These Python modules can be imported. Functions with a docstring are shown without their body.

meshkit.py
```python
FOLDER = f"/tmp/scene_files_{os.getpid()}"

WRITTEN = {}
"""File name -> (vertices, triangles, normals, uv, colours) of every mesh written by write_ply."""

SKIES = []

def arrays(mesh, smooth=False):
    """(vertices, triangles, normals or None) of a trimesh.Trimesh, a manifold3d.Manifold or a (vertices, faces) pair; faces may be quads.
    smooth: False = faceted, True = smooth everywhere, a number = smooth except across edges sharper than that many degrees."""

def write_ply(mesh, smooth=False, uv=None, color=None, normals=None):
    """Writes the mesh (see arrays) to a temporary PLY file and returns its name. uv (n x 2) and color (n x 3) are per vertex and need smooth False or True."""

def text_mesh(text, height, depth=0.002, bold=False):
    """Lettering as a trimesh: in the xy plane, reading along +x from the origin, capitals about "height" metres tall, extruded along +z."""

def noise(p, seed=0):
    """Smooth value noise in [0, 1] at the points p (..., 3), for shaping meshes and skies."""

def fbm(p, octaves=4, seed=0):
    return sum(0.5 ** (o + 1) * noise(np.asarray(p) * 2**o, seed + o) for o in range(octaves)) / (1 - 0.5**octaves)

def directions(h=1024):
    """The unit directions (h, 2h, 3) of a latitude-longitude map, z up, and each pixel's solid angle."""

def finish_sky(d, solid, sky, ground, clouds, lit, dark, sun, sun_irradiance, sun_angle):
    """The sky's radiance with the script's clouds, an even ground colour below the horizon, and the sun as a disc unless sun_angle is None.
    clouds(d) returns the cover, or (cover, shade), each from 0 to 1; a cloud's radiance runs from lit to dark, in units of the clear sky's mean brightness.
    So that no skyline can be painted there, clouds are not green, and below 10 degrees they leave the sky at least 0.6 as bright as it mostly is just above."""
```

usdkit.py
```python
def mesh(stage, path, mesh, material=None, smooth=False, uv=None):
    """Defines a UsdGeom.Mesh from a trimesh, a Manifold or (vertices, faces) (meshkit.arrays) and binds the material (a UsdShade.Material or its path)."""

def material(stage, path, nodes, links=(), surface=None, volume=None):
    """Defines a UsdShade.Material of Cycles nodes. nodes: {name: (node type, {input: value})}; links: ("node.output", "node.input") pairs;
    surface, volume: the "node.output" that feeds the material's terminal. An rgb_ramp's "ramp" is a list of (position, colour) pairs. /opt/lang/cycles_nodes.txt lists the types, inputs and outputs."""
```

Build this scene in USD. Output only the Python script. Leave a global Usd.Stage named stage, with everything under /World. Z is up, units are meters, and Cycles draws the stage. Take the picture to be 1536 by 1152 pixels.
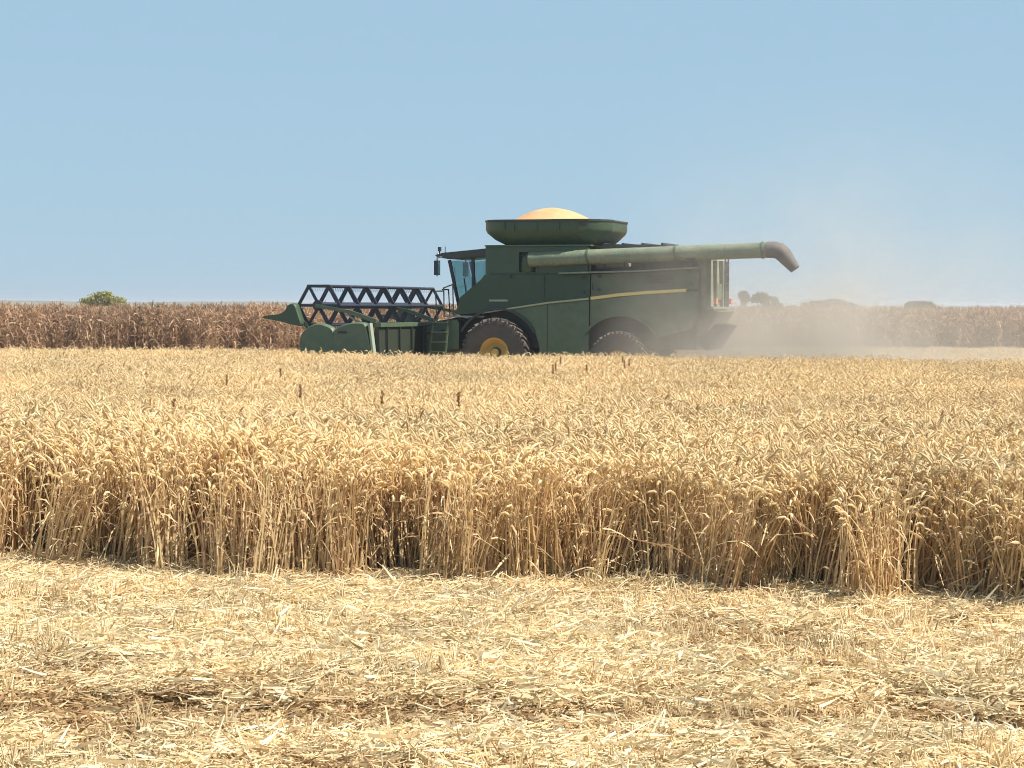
import math
import numpy as np
import trimesh
import usdkit
import meshkit
from shapely.geometry import Polygon
from shapely.geometry import Point as SPoint
from pxr import Usd, UsdGeom, UsdLux, UsdShade, Gf, Sdf, Vt

stage = Usd.Stage.CreateInMemory()
UsdGeom.SetStageUpAxis(stage, UsdGeom.Tokens.z)
UsdGeom.SetStageMetersPerUnit(stage, 1.0)
W = UsdGeom.Xform.Define(stage, '/World')
stage.SetDefaultPrim(W.GetPrim())
UsdGeom.Scope.Define(stage, '/World/Looks')

# ------------------------------------------------------------------ camera
EYE = 2.45
cam = UsdGeom.Camera.Define(stage, '/World/camera')
pitch, roll = math.atan(119 / 3000), math.radians(0.26)
fwd = np.array([0, math.cos(pitch), -math.sin(pitch)])
up0 = np.array([0, math.sin(pitch), math.cos(pitch)])
right = np.array([1.0, 0, 0]) * math.cos(roll) + up0 * math.sin(roll)
upv = up0 * math.cos(roll) - np.array([1.0, 0, 0]) * math.sin(roll)
cam.AddTransformOp().Set(Gf.Matrix4d(*right, 0, *upv, 0, *(-fwd), 0, 0, 0, EYE, 1))
cam.CreateHorizontalApertureAttr(36.0)
cam.CreateVerticalApertureAttr(27.0)
cam.CreateFocalLengthAttr(36.0 * 3000 / 1536)
cam.CreateExposureAttr(1.10)

# ------------------------------------------------------------------ sky and sun
sun_dir = np.array([math.cos(math.radians(17)), -math.sin(math.radians(17)), 0.0])      # from the right, a little towards the viewer
sun_el = math.radians(54)
sun_dir = sun_dir / np.linalg.norm(sun_dir) * math.cos(sun_el)
sun_dir[2] = math.sin(sun_el)
sky_mat = usdkit.material(stage, '/World/Looks/sky', {
    'sky': ('sky_texture', {'sky_type': 'single_scattering', 'sun_disc': False, 'sun_elevation': sun_el,
                            'sun_rotation': math.atan2(sun_dir[0], sun_dir[1]), 'altitude': 200.0,
                            'air_density': 1.0, 'aerosol_density': 0.2, 'ozone_density': 1.0}),
    'veil': ('mix_color', {'fac': 0.90, 'b': (0.333 / 0.1157, 0.510 / 0.1157, 0.660 / 0.1157)}),      # thin even summer haze over the clear sky
    'bg': ('background_shader', {'strength': 0.06})},
    [('sky.color', 'veil.a'), ('veil.result', 'bg.color')], surface='bg.background')
dome = UsdLux.DomeLight.Define(stage, '/World/sky')
UsdShade.MaterialBindingAPI.Apply(dome.GetPrim()).Bind(sky_mat)
dome.GetPrim().SetCustomDataByKey('kind', 'structure')
sun = UsdLux.DistantLight.Define(stage, '/World/sun')
sun.CreateNormalizeAttr(True)
sun.CreateIntensityAttr(1.25)
sun.CreateAngleAttr(0.53)
sun.CreateColorAttr(Gf.Vec3f(1.0, 0.93, 0.81))
zx = sun_dir
xx = np.cross([0, 0, 1.0], zx); xx /= np.linalg.norm(xx)
yx = np.cross(zx, xx)
sun.AddTransformOp().Set(Gf.Matrix4d(*xx, 0, *yx, 0, *zx, 0, 0, 0, 100, 1))

rng = np.random.default_rng(7)

# ------------------------------------------------------------------ materials
_mats = {}


def mat(name, nodes, links, surface='p.BSDF', volume=None):
    _mats[name] = usdkit.material(stage, '/World/Looks/' + name, nodes, links, surface=surface, volume=volume)
    return _mats[name]


def lin(*c):
    """sRGB 0-255 to linear"""
    c = np.array(c) / 255.0
    return tuple(np.where(c <= 0.04045, c / 12.92, ((c + 0.055) / 1.055) ** 2.4))


def dusty(name, base, dust=(0.30, 0.25, 0.18), amount=0.35, rough=0.45, scale=2.5, metallic=0.0, coat=0.0):
    """Painted or bare surface with an uneven film of field dust."""
    return mat(name, {
        'g': ('geometry', {}),
        'n': ('noise_texture', {'scale': scale, 'detail': 6.0, 'roughness': 0.65}),
        'n2': ('noise_texture', {'scale': scale * 14, 'detail': 3.0}),
        'add': ('math', {'math_type': 'multiply'}),
        'r': ('map_range', {'from_min': 0.12, 'from_max': 0.42, 'to_min': amount * 0.25, 'to_max': amount, 'clamp': True}),
        'm': ('mix_color', {'a': base, 'b': dust}),
        'rr': ('map_range', {'from_min': 0.0, 'from_max': 1.0, 'to_min': rough, 'to_max': min(1, rough + 0.45)}),
        'bv': ('bevel', {'radius': 0.015, 'samples': 3}),
        'p': ('principled_bsdf', {'metallic': metallic, 'coat_weight': coat, 'coat_roughness': 0.15})},
        [('g.position', 'n.vector'), ('g.position', 'n2.vector'), ('n.fac', 'add.value1'), ('n2.fac', 'add.value2'),
         ('add.value', 'r.value'), ('r.result', 'm.fac'), ('m.result', 'p.base_color'), ('r.result', 'rr.value'),
         ('rr.result', 'p.roughness'), ('bv.bevel', 'p.normal')])


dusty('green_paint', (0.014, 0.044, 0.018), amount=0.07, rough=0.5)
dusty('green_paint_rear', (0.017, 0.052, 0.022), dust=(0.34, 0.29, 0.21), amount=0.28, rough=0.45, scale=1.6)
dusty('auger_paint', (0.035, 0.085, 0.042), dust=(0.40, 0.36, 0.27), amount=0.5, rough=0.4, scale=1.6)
dusty('green_header', (0.024, 0.066, 0.030), amount=0.24, rough=0.45, scale=4)
dusty('green_trim', (0.26, 0.28, 0.16), amount=0.4)
dusty('header_sheet', (0.009, 0.017, 0.010), amount=0.04, rough=0.6)
dusty('dark_panel', (0.012, 0.016, 0.015), amount=0.10, rough=0.55)
dusty('black_steel', (0.006, 0.009, 0.026), amount=0.03, rough=0.5)
dusty('rubber', (0.030, 0.028, 0.028), dust=(0.20, 0.145, 0.105), amount=0.36, rough=0.75, scale=3)
dusty('stripe_paint', (0.60, 0.42, 0.10), dust=(0.42, 0.36, 0.24), amount=0.45, rough=0.45)
dusty('yellow_paint', (0.46, 0.29, 0.04), dust=(0.32, 0.25, 0.17), amount=0.5, rough=0.45)
dusty('boot_rubber', (0.045, 0.042, 0.052), amount=0.28, rough=0.7)
dusty('grey_steel', (0.20, 0.20, 0.19), amount=0.5, rough=0.5, metallic=0.3)
dusty('rear_grille', (0.07, 0.085, 0.065), dust=(0.40, 0.35, 0.27), amount=0.6, rough=0.7, scale=1.8)
dusty('seat_cloth', (0.03, 0.03, 0.03), amount=0.2, rough=0.8)
mat('decal', {'p': ('principled_bsdf', {'base_color': (0.24, 0.28, 0.21), 'roughness': 0.5})}, [])
mat('lamp_lens', {'p': ('principled_bsdf', {'base_color': (0.62, 0.16, 0.05), 'roughness': 0.25})}, [])
mat('lamp_clear', {'p': ('principled_bsdf', {'base_color': (0.75, 0.75, 0.72), 'roughness': 0.15})}, [])
mat('mirror_glass', {'p': ('principled_bsdf', {'base_color': (0.6, 0.62, 0.65), 'metallic': 1.0, 'roughness': 0.05})}, [])
mat('cab_glass', {
    't': ('transparent_bsdf', {'color': (0.36, 0.54, 0.54)}),
    'gl': ('glossy_bsdf', {'color': (0.9, 0.95, 0.95), 'roughness': 0.04}),
    'm': ('mix_closure', {'fac': 0.10})},
    [('t.BSDF', 'm.closure1'), ('gl.BSDF', 'm.closure2')], surface='m.closure')
mat('wheat_grain', {
    'g': ('geometry', {}),
    'v': ('voronoi_texture', {'scale': 90.0}),
    'n': ('noise_texture', {'scale': 3.0, 'detail': 4.0}),
    'r': ('rgb_ramp', {'ramp': [(0.0, (0.38, 0.18, 0.07)), (0.5, (0.49, 0.27, 0.125)), (1.0, (0.56, 0.34, 0.175))]}),
    'b': ('bump', {'strength': 0.4, 'distance': 0.02}),
    'p': ('principled_bsdf', {'roughness': 0.7})},
    [('g.position', 'v.vector'), ('g.position', 'n.vector'), ('n.fac', 'r.fac'), ('r.color', 'p.base_color'),
     ('v.distance', 'b.height'), ('b.normal', 'p.normal')])


def straw_mat(name, ramp, trans=0.22, patch_scale=0.9, patch_dark=0.75, rough=0.6):
    """Dry plant matter: a tone per straw (primvar), broad patches over the field, some light through it."""
    return mat(name, {
        'a': ('attribute', {'attribute': 'tone'}),
        'r': ('rgb_ramp', {'ramp': ramp}),
        'g': ('geometry', {}),
        'n': ('noise_texture', {'scale': patch_scale, 'detail': 3.0, 'roughness': 0.6}),
        'mr': ('map_range', {'from_min': 0.35, 'from_max': 0.65, 'to_min': patch_dark, 'to_max': 1.08, 'clamp': True}),
        'c': ('combine_color', {}),
        'mul': ('mix_color', {'blend_type': 'multiply', 'fac': 1.0, 'use_clamp': False}),
        'p': ('principled_bsdf', {'roughness': rough, 'specular_ior_level': 0.35}),
        't': ('translucent_bsdf', {}),
        'm': ('mix_closure', {'fac': trans})},
        [('a.fac', 'r.fac'), ('g.position', 'n.vector'), ('n.fac', 'mr.value'), ('mr.result', 'c.r'), ('mr.result', 'c.g'),
         ('mr.result', 'c.b'), ('r.color', 'mul.a'), ('c.color', 'mul.b'), ('mul.result', 'p.base_color'), ('mul.result', 't.color'),
         ('p.BSDF', 'm.closure1'), ('t.BSDF', 'm.closure2')], surface='m.closure')


straw_mat('wheat_straw', [(0.0, (0.42, 0.24, 0.13)), (0.35, (0.62, 0.435, 0.25)), (0.7, (0.74, 0.585, 0.335)), (1.0, (0.84, 0.72, 0.48))], trans=0.46, patch_scale=0.35, patch_dark=0.85)
straw_mat('cut_straw', [(0.0, (0.33, 0.195, 0.09)), (0.3, (0.58, 0.43, 0.235)), (0.7, (0.74, 0.60, 0.365)), (1.0, (0.85, 0.75, 0.54))], trans=0.38, patch_scale=1.2, patch_dark=0.85)
straw_mat('dry_crop', [(0.0, (0.12, 0.09, 0.045)), (0.4, (0.27, 0.16, 0.088)), (0.75, (0.42, 0.26, 0.16)), (1.0, (0.55, 0.40, 0.26))], trans=0.2, patch_scale=0.10, patch_dark=0.7)
straw_mat('leaf_olive', [(0.0, (0.17, 0.17, 0.05)), (0.5, (0.29, 0.28, 0.085)), (1.0, (0.42, 0.39, 0.14))], trans=0.4, patch_scale=0.5)
straw_mat('leaf_dull', [(0.0, (0.045, 0.045, 0.022)), (0.5, (0.085, 0.075, 0.040)), (1.0, (0.13, 0.11, 0.06))], trans=0.2, patch_scale=0.5)
straw_mat('weed_seed', [(0.0, (0.16, 0.075, 0.025)), (0.5, (0.26, 0.135, 0.045)), (1.0, (0.36, 0.21, 0.08))], trans=0.1)
mat('bark', {
    'g': ('geometry', {}), 'n': ('noise_texture', {'scale': 6.0, 'detail': 5.0}),
    'r': ('rgb_ramp', {'ramp': [(0.3, (0.05, 0.04, 0.03)), (0.7, (0.14, 0.11, 0.085))]}),
    'b': ('bump', {'strength': 0.5}), 'p': ('principled_bsdf', {'roughness': 0.9})},
    [('g.position', 'n.vector'), ('n.fac', 'r.fac'), ('r.color', 'p.base_color'), ('n.fac', 'b.height'), ('b.normal', 'p.normal')])
mat('field_soil', {
    'g': ('geometry', {}),
    'mp': ('mapping', {'scale': (1.0, 1.0, 1.0)}),
    'n': ('noise_texture', {'scale': 1.1, 'detail': 5.0, 'roughness': 0.6}),
    'nf': ('noise_texture', {'scale': 34.0, 'detail': 4.0, 'roughness': 0.7}),
    'v': ('voronoi_texture', {'scale': 55.0}),
    'soil': ('rgb_ramp', {'ramp': [(0.3, (0.18, 0.115, 0.065)), (0.7, (0.31, 0.21, 0.12))]}),
    'chaff': ('rgb_ramp', {'ramp': [(0.2, (0.30, 0.20, 0.10)), (0.8, (0.55, 0.41, 0.21))]}),
    'th': ('map_range', {'from_min': 0.40, 'from_max': 0.58, 'clamp': True}),
    'm': ('mix_color', {}),
    'b': ('bump', {'strength': 0.7, 'distance': 0.03}),
    'p': ('principled_bsdf', {'roughness': 0.95, 'specular_ior_level': 0.1})},
    [('g.position', 'mp.vector'), ('mp.vector', 'n.vector'), ('mp.vector', 'nf.vector'), ('mp.vector', 'v.vector'),
     ('nf.fac', 'soil.fac'), ('v.distance', 'chaff.fac'), ('nf.fac', 'th.value'), ('th.result', 'm.fac'), ('soil.color', 'm.a'),
     ('chaff.color', 'm.b'), ('m.result', 'p.base_color'), ('nf.fac', 'b.height'), ('b.normal', 'p.normal')])
mat('far_scrub', {
    'g': ('geometry', {}), 'n': ('noise_texture', {'scale': 0.05, 'detail': 6.0}),
    'r': ('rgb_ramp', {'ramp': [(0.35, (0.10, 0.10, 0.07)), (0.65, (0.20, 0.17, 0.11))]}),
    'p': ('principled_bsdf', {'roughness': 1.0, 'specular_ior_level': 0.0})},
    [('g.position', 'n.vector'), ('n.fac', 'r.fac'), ('r.color', 'p.base_color')])

# ------------------------------------------------------------------ helpers
_used = {}


def numbered(parent, name):
    k = (parent, name)
    i = _used.get(k, -1) + 1
    _used[k] = i
    return f'{parent}/{name}' if i == 0 else f'{parent}/{name}_{i:03d}'


def tag(prim, label=None, category=None, group=None, kind=None):
    for k, v in (('label', label), ('category', category), ('group', group), ('kind', kind)):
        if v:
            prim.SetCustomDataByKey(k, v)
    return prim


def xf(name, parent='/World', loc=(0, 0, 0), rotz=0.0):
    p = numbered(parent, name)
    x = UsdGeom.Xform.Define(stage, p)
    if tuple(loc) != (0, 0, 0):
        x.AddTranslateOp().Set(Gf.Vec3d(*map(float, loc)))
    if rotz:
        x.AddRotateZOp().Set(float(rotz))
    return p


def put(name, mesh, material, parent='/World', smooth=False, label=None, tone=None):
    p = numbered(parent, name)
    if isinstance(mesh, list):
        mesh = trimesh.util.concatenate(mesh)
    m = usdkit.mesh(stage, p, mesh, _mats[material], smooth=smooth)
    if tone is not None:
        UsdGeom.PrimvarsAPI(m).CreatePrimvar('tone', Sdf.ValueTypeNames.FloatArray, 'vertex').Set(Vt.FloatArray.FromNumpy(tone.astype(np.float32)))
    if label:
        m.GetPrim().SetCustomDataByKey('label', label)
    return p


def box(x0, x1, y0, y1, z0, z1):
    b = trimesh.creation.box([x1 - x0, y1 - y0, z1 - z0])
    b.apply_translation([(x0 + x1) / 2, (y0 + y1) / 2, (z0 + z1) / 2])
    return b


def rod(p, q, r, n=10, r2=None):
    """Tapered closed tube from p to q."""
    p, q = np.asarray(p, float), np.asarray(q, float)
    d = q - p
    L = np.linalg.norm(d)
    c = trimesh.creation.cylinder(radius=1.0, height=1.0, sections=n)
    v = c.vertices.copy()
    t = v[:, 2] + 0.5
    rad = r + ((r2 if r2 is not None else r) - r) * t
    v[:, 0] *= rad; v[:, 1] *= rad; v[:, 2] = t * L
    c.vertices = v
    c.apply_transform(trimesh.geometry.align_vectors([0, 0, 1], d / L))
    c.apply_translation(p)
    return c


def bar(p, q, w, h):
    """Rectangular bar from p to q."""
    p, q = np.asarray(p, float), np.asarray(q, float)
    d = q - p
    L = np.linalg.norm(d); d /= L
    a = np.cross(d, [0, 1.0, 0])
    if np.linalg.norm(a) < 1e-3:
        a = np.array([1.0, 0, 0])
    a /= np.linalg.norm(a)
    b = np.cross(d, a)
    m = trimesh.creation.box([1, 1, 1])
    v = m.vertices
    m.vertices = (p + q) / 2 + np.outer(v[:, 0] * w, a) + np.outer(v[:, 1] * h, b) + np.outer(v[:, 2] * L, d)
    if np.linalg.det(np.array([a, b, d])) < 0:
        m.invert()
    return m


def path_rod(pts, r, n=10):
    out = []
    for a, b in zip(pts[:-1], pts[1:]):
        out.append(rod(a, b, r, n))
    for a in pts[1:-1]:
        s = trimesh.creation.icosphere(1, r); s.apply_translation(a); out.append(s)
    return out


def plate(pts, y0, y1):
    """Side profile of (x, z) points (or a shapely polygon), extruded from y0 to y1."""
    poly = pts if hasattr(pts, 'exterior') else Polygon(pts)
    m = trimesh.creation.extrude_polygon(poly, y1 - y0, engine='earcut')
    v = m.vertices.copy()
    m.vertices = np.stack([v[:, 0], y1 - v[:, 2], v[:, 1]], 1)
    return m


def loft(rings, caps=True):
    """Quad skin through equal-count rings (k, n, 3)."""
    rings = np.asarray(rings, float)
    k, n = rings.shape[:2]
    v = rings.reshape(-1, 3)
    f = []
    for i in range(k - 1):
        for j in range(n):
            a, b = i * n + j, i * n + (j + 1) % n
            f += [[a, b, b + n], [a, b + n, a + n]]
    if caps:
        for i0, flip in ((0, True), ((k - 1) * n, False)):
            c = len(v)
            v = np.vstack([v, v[i0:i0 + n].mean(0)])
            for j in range(n):
                t = [i0 + j, i0 + (j + 1) % n, c]
                f.append(t[::-1] if flip else t)
    m = trimesh.Trimesh(v, f, process=False)
    if m.volume < 0:
        m.invert()
    return m


def lathe_y(profile, cx, cz, n=48):
    """Closed profile of (radius, y) turned about the axle through (cx, cz)."""
    a = np.linspace(0, 2 * np.pi, n, endpoint=False)
    prof = np.array(profile, float)
    rings = np.stack([np.stack([cx + r * np.cos(a), np.full(n, y), cz + r * np.sin(a)], 1) for r, y in prof])
    k = len(prof)
    v = rings.reshape(-1, 3)
    f = []
    for i in range(k):
        i2 = (i + 1) % k
        for j in range(n):
            j2 = (j + 1) % n
            f += [[i * n + j, i * n + j2, i2 * n + j2], [i * n + j, i2 * n + j2, i2 * n + j]]
    m = trimesh.Trimesh(v, f, process=False)
    if m.volume < 0:
        m.invert()
    return m


# ------------------------------------------------------------------ ground
def ground_height(x, y):
    p = np.stack([x, y, np.zeros_like(x)], -1)
    near = np.exp(-np.maximum(y - 18, 0) / 6.0)
    z = (meshkit.fbm(p * [0.55, 1.4, 1], 3, 11) - 0.5) * 0.16 * near
    for yc, w, dep in ((11.7, 0.75, 0.06), (10.3, 0.35, 0.04), (13.9, 0.3, 0.03)):      # wheel tracks running across the stubble
        wob = (meshkit.noise(p * [0.5, 0, 0] + yc, 5) - 0.5) * 0.5
        z = z - dep * np.exp(-((y - yc - wob) / w) ** 2) * (0.55 + 0.9 * meshkit.noise(p * [0.8, 0, 0] + 3 * yc, 8))
    return z


ys = np.concatenate([np.arange(2, 26, 0.12), 26 * 1.06 ** np.arange(0, 90)])
us = np.linspace(-1, 1, 161)
us = np.sign(us) * np.abs(us) ** 1.6
YY, UU = np.meshgrid(ys, us, indexing='ij')
XX = UU * (14 + (YY - 2) * 1.4)
ZZ = ground_height(XX, YY)
nr, nc = XX.shape
idx = np.arange(nr * nc).reshape(nr, nc)
quads = np.stack([idx[:-1, :-1], idx[:-1, 1:], idx[1:, 1:], idx[1:, :-1]], -1).reshape(-1, 4)
gp = put('ground', (np.stack([XX, YY, ZZ], -1).reshape(-1, 3), quads), 'field_soil', smooth=True)
tag(stage.GetPrimAtPath(gp), kind='structure')

# far low rise on the horizon
xs = np.linspace(-1400, 1400, 240)
prof = 1.0 + 3.6 * meshkit.fbm(np.stack([xs * 0.012, xs * 0, xs * 0], -1), 5, 3) + np.clip(-xs / 420.0, -1.5, 1.5) * 0.9
rows = []
for dy, k in ((0, -0.5), (60, 0.75), (140, 1.0), (320, 0.95), (700, 0.2)):
    rows.append(np.stack([xs, 1500 + dy + 40 * np.sin(xs / 300), np.where(k < 0, -0.5, prof * k) + 0 * xs], -1))
rows = np.array(rows)
k, n = rows.shape[:2]
idx = np.arange(k * n).reshape(k, n)
quads = np.stack([idx[:-1, :-1], idx[:-1, 1:], idx[1:, 1:], idx[1:, :-1]], -1).reshape(-1, 4)
hp = put('hills', (rows.reshape(-1, 3), quads), 'far_scrub', smooth=True)
tag(stage.GetPrimAtPath(hp), kind='structure')


# ------------------------------------------------------------------ straw geometry
def ribbons(base, direc, length, width, curl, segs, tone, up_bias=None):
    """Many flat strips at once; direc (n,3) unit, curl (n,3) is the bend added over the length."""
    n = len(base)
    t = np.linspace(0, 1, segs + 1)
    c = base[:, None] + direc[:, None] * (t[None, :, None] * length[:, None, None]) + curl[:, None] * (t[None, :, None] ** 2 * length[:, None, None])
    side = np.cross(direc, rng.normal(size=(n, 3)))
    side /= np.linalg.norm(side, axis=1, keepdims=True) + 1e-9
    w = width[:, None] * np.sqrt(np.clip(1 - (t[None, :] * 0.95) ** 3, 0.03, 1)) / 2
    L, R = c - side[:, None] * w[..., None], c + side[:, None] * w[..., None]
    v = np.stack([L, R], 2).reshape(n, -1, 3)
    m = v.shape[1]
    f1 = np.array([[2 * i, 2 * i + 1, 2 * i + 3] for i in range(segs)] + [[2 * i, 2 * i + 3, 2 * i + 2] for i in range(segs)])
    f = (f1[None] + (np.arange(n) * m)[:, None, None]).reshape(-1, 3)
    return v.reshape(-1, 3), f, np.repeat(tone, m)


def tubes(C, radii, sides, tone):
    """Tubes along centre lines C (n, k, 3) with radii (n, k)."""
    n, k = C.shape[:2]
    tang = np.gradient(C, axis=1)
    tang /= np.linalg.norm(tang, axis=2, keepdims=True) + 1e-9
    ref = np.where(np.abs(tang[..., 2:3]) > 0.9, [1.0, 0, 0], [0, 0, 1.0])
    a = np.cross(tang, ref); a /= np.linalg.norm(a, axis=2, keepdims=True) + 1e-9
    b = np.cross(tang, a)
    ang = np.arange(sides) / sides * 2 * np.pi
    v = C[:, :, None] + radii[:, :, None, None] * (np.cos(ang)[None, None, :, None] * a[:, :, None] + np.sin(ang)[None, None, :, None] * b[:, :, None])
    v = v.reshape(n, -1, 3)
    m = v.shape[1]
    f1 = []
    for i in range(k - 1):
        for j in range(sides):
            p, q = i * sides + j, i * sides + (j + 1) % sides
            f1 += [[p, q, q + sides], [p, q + sides, p + sides]]
    f = (np.array(f1)[None] + (np.arange(n) * m)[:, None, None]).reshape(-1, 3)
    return v.reshape(-1, 3), f, np.repeat(tone, m)


def merge(*parts):
    vs, fs, ts, o = [], [], [], 0
    for v, f, t in parts:
        vs.append(v); fs.append(f + o); ts.append(t); o += len(v)
    return np.vstack(vs), np.vstack(fs), np.concatenate(ts)


def wheat_patch(n, size, height, lean, spread=0.05, bushy=2):
    base = np.zeros((n, 3))
    base[:, :2] = rng.uniform(-size / 2, size / 2, (n, 2))
    h = height * rng.normal(1, spread, n)
    az = rng.uniform(0, 2 * np.pi, n)
    d = np.stack([np.cos(az), np.sin(az), np.zeros(n)], 1)
    ln = np.abs(rng.normal(0, lean, n))
    t = np.array([0, 0.3, 0.6, 0.85, 1.0])
    C = base[:, None] + d[:, None] * (ln[:, None] * h[:, None] * t[None] ** 2)[..., None]
    C[:, :, 2] += h[:, None] * t[None] * (1 - 0.25 * (ln[:, None] ** 2) * t[None])
    C[:, 1:4] += rng.normal(0, 0.008, (n, 3, 3))
    tone = np.clip(rng.normal(0.60, 0.24, n), 0, 1)
    r = np.tile(np.array([0.0074, 0.007, 0.006, 0.004, 0.0027]), (n, 1)) * rng.uniform(0.8, 1.3, (n, 1))
    stem = tubes(C, r, 3, tone)
    # nodding ear
    nod = rng.uniform(0.3, 2.7, n)
    el = rng.uniform(0.09, 0.135, n)
    te = np.array([0, 0.12, 0.45, 0.8, 1.0])
    tip = C[:, -1]
    td = C[:, -1] - C[:, -2]
    td /= np.linalg.norm(td, axis=1, keepdims=True)
    ang = nod[:, None] * te[None]
    az2 = az + rng.normal(0, 0.5, n)
    d2 = np.stack([np.cos(az2), np.sin(az2), np.zeros(n)], 1)
    step = np.diff(te, prepend=0)[None] * el[:, None]
    E = tip[:, None] + np.cumsum(step[..., None] * (td[:, None] * np.cos(ang)[..., None] + d2[:, None] * np.sin(ang)[..., None]
                                                   - np.array([0, 0, 1.0]) * (np.clip(ang - 1.2, 0, 9) * 0.35)[..., None]), axis=1)
    er = np.tile(np.array([0.004, 0.0098, 0.0112, 0.009, 0.003]), (n, 1)) * rng.uniform(0.8, 1.15, (n, 1))
    etone = np.clip(rng.normal(0.70, 0.17, n), 0, 1)
    ear = tubes(E, er, 5, etone)
    # awns
    na = 3
    src = np.repeat(np.arange(n), na)
    where = rng.integers(1, 5, len(src))
    axis = E[src, -1] - E[src, 1]
    axis /= np.linalg.norm(axis, axis=1, keepdims=True) + 1e-9
    ad = axis + rng.normal(0, 0.33, (len(src), 3))
    ad /= np.linalg.norm(ad, axis=1, keepdims=True)
    awn = ribbons(E[src, where], ad, rng.uniform(0.05, 0.10, len(src)), np.full(len(src), 0.0026), rng.normal(0, 0.05, (len(src), 3)), 1, np.clip(etone[src] + 0.12, 0, 1))
    # dry leaves
    src = np.repeat(np.arange(n), bushy)
    hz = rng.uniform(0.12, 0.85, len(src))
    at = np.stack([np.array([np.interp(q, t, C[i, :, a]) for q, i in zip(hz, src)]) for a in range(3)], 1)
    la = rng.uniform(0, 2 * np.pi, len(src))
    ld = np.stack([np.cos(la) * 0.75, np.sin(la) * 0.75, rng.uniform(-0.2, 0.9, len(src))], 1)
    ld /= np.linalg.norm(ld, axis=1, keepdims=True)
    leaf = ribbons(at, ld, rng.uniform(0.08, 0.26, len(src)), rng.uniform(0.009, 0.019, len(src)), np.stack([rng.normal(0, 0.3, len(src)), rng.normal(0, 0.3, len(src)), rng.uniform(-1.3, -0.4, len(src))], 1), 3,
                   np.clip(rng.normal(0.54, 0.2, len(src)), 0, 1))
    return merge(stem, ear, awn, leaf)


def litter_patch(n, size, thick, long=1.0, tone_mean=0.62):
    base = np.zeros((n, 3))
    base[:, :2] = rng.uniform(-size / 2, size / 2, (n, 2))
    base[:, 2] = np.abs(rng.normal(0, thick * 0.6, n)) + 0.004
    az = rng.uniform(0, 2 * np.pi, n)
    el = rng.normal(0.03, 0.16, n)
    d = np.stack([np.cos(az) * np.cos(el), np.sin(az) * np.cos(el), np.sin(el)], 1)
    ln = np.minimum(rng.gamma(2.4, 0.024, n), 0.15) * long + 0.022
    base -= d * ln[:, None] / 2
    base[:, 2] = np.maximum(base[:, 2], 0.003)
    tone = np.clip(rng.normal(tone_mean, 0.22, n), 0, 1)
    k = n // 2
    t = np.linspace(0, 1, 3)
    cv = rng.normal(0, 0.32, (n, 3)) * [1, 1, 0.5]
    C = base[:k, None] + d[:k, None] * (t[None, :, None] * ln[:k, None, None]) + cv[:k, None] * ((t - t ** 2)[None, :, None] * ln[:k, None, None])
    tb = tubes(C, np.full((k, 3), 1.0) * rng.uniform(0.0025, 0.0045, (k, 1)), 4, tone[:k])
    rb = ribbons(base[k:], d[k:], ln[k:], rng.uniform(0.008, 0.02, n - k), cv[k:] * 2, 3, tone[k:])
    return merge(tb, rb)


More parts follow.
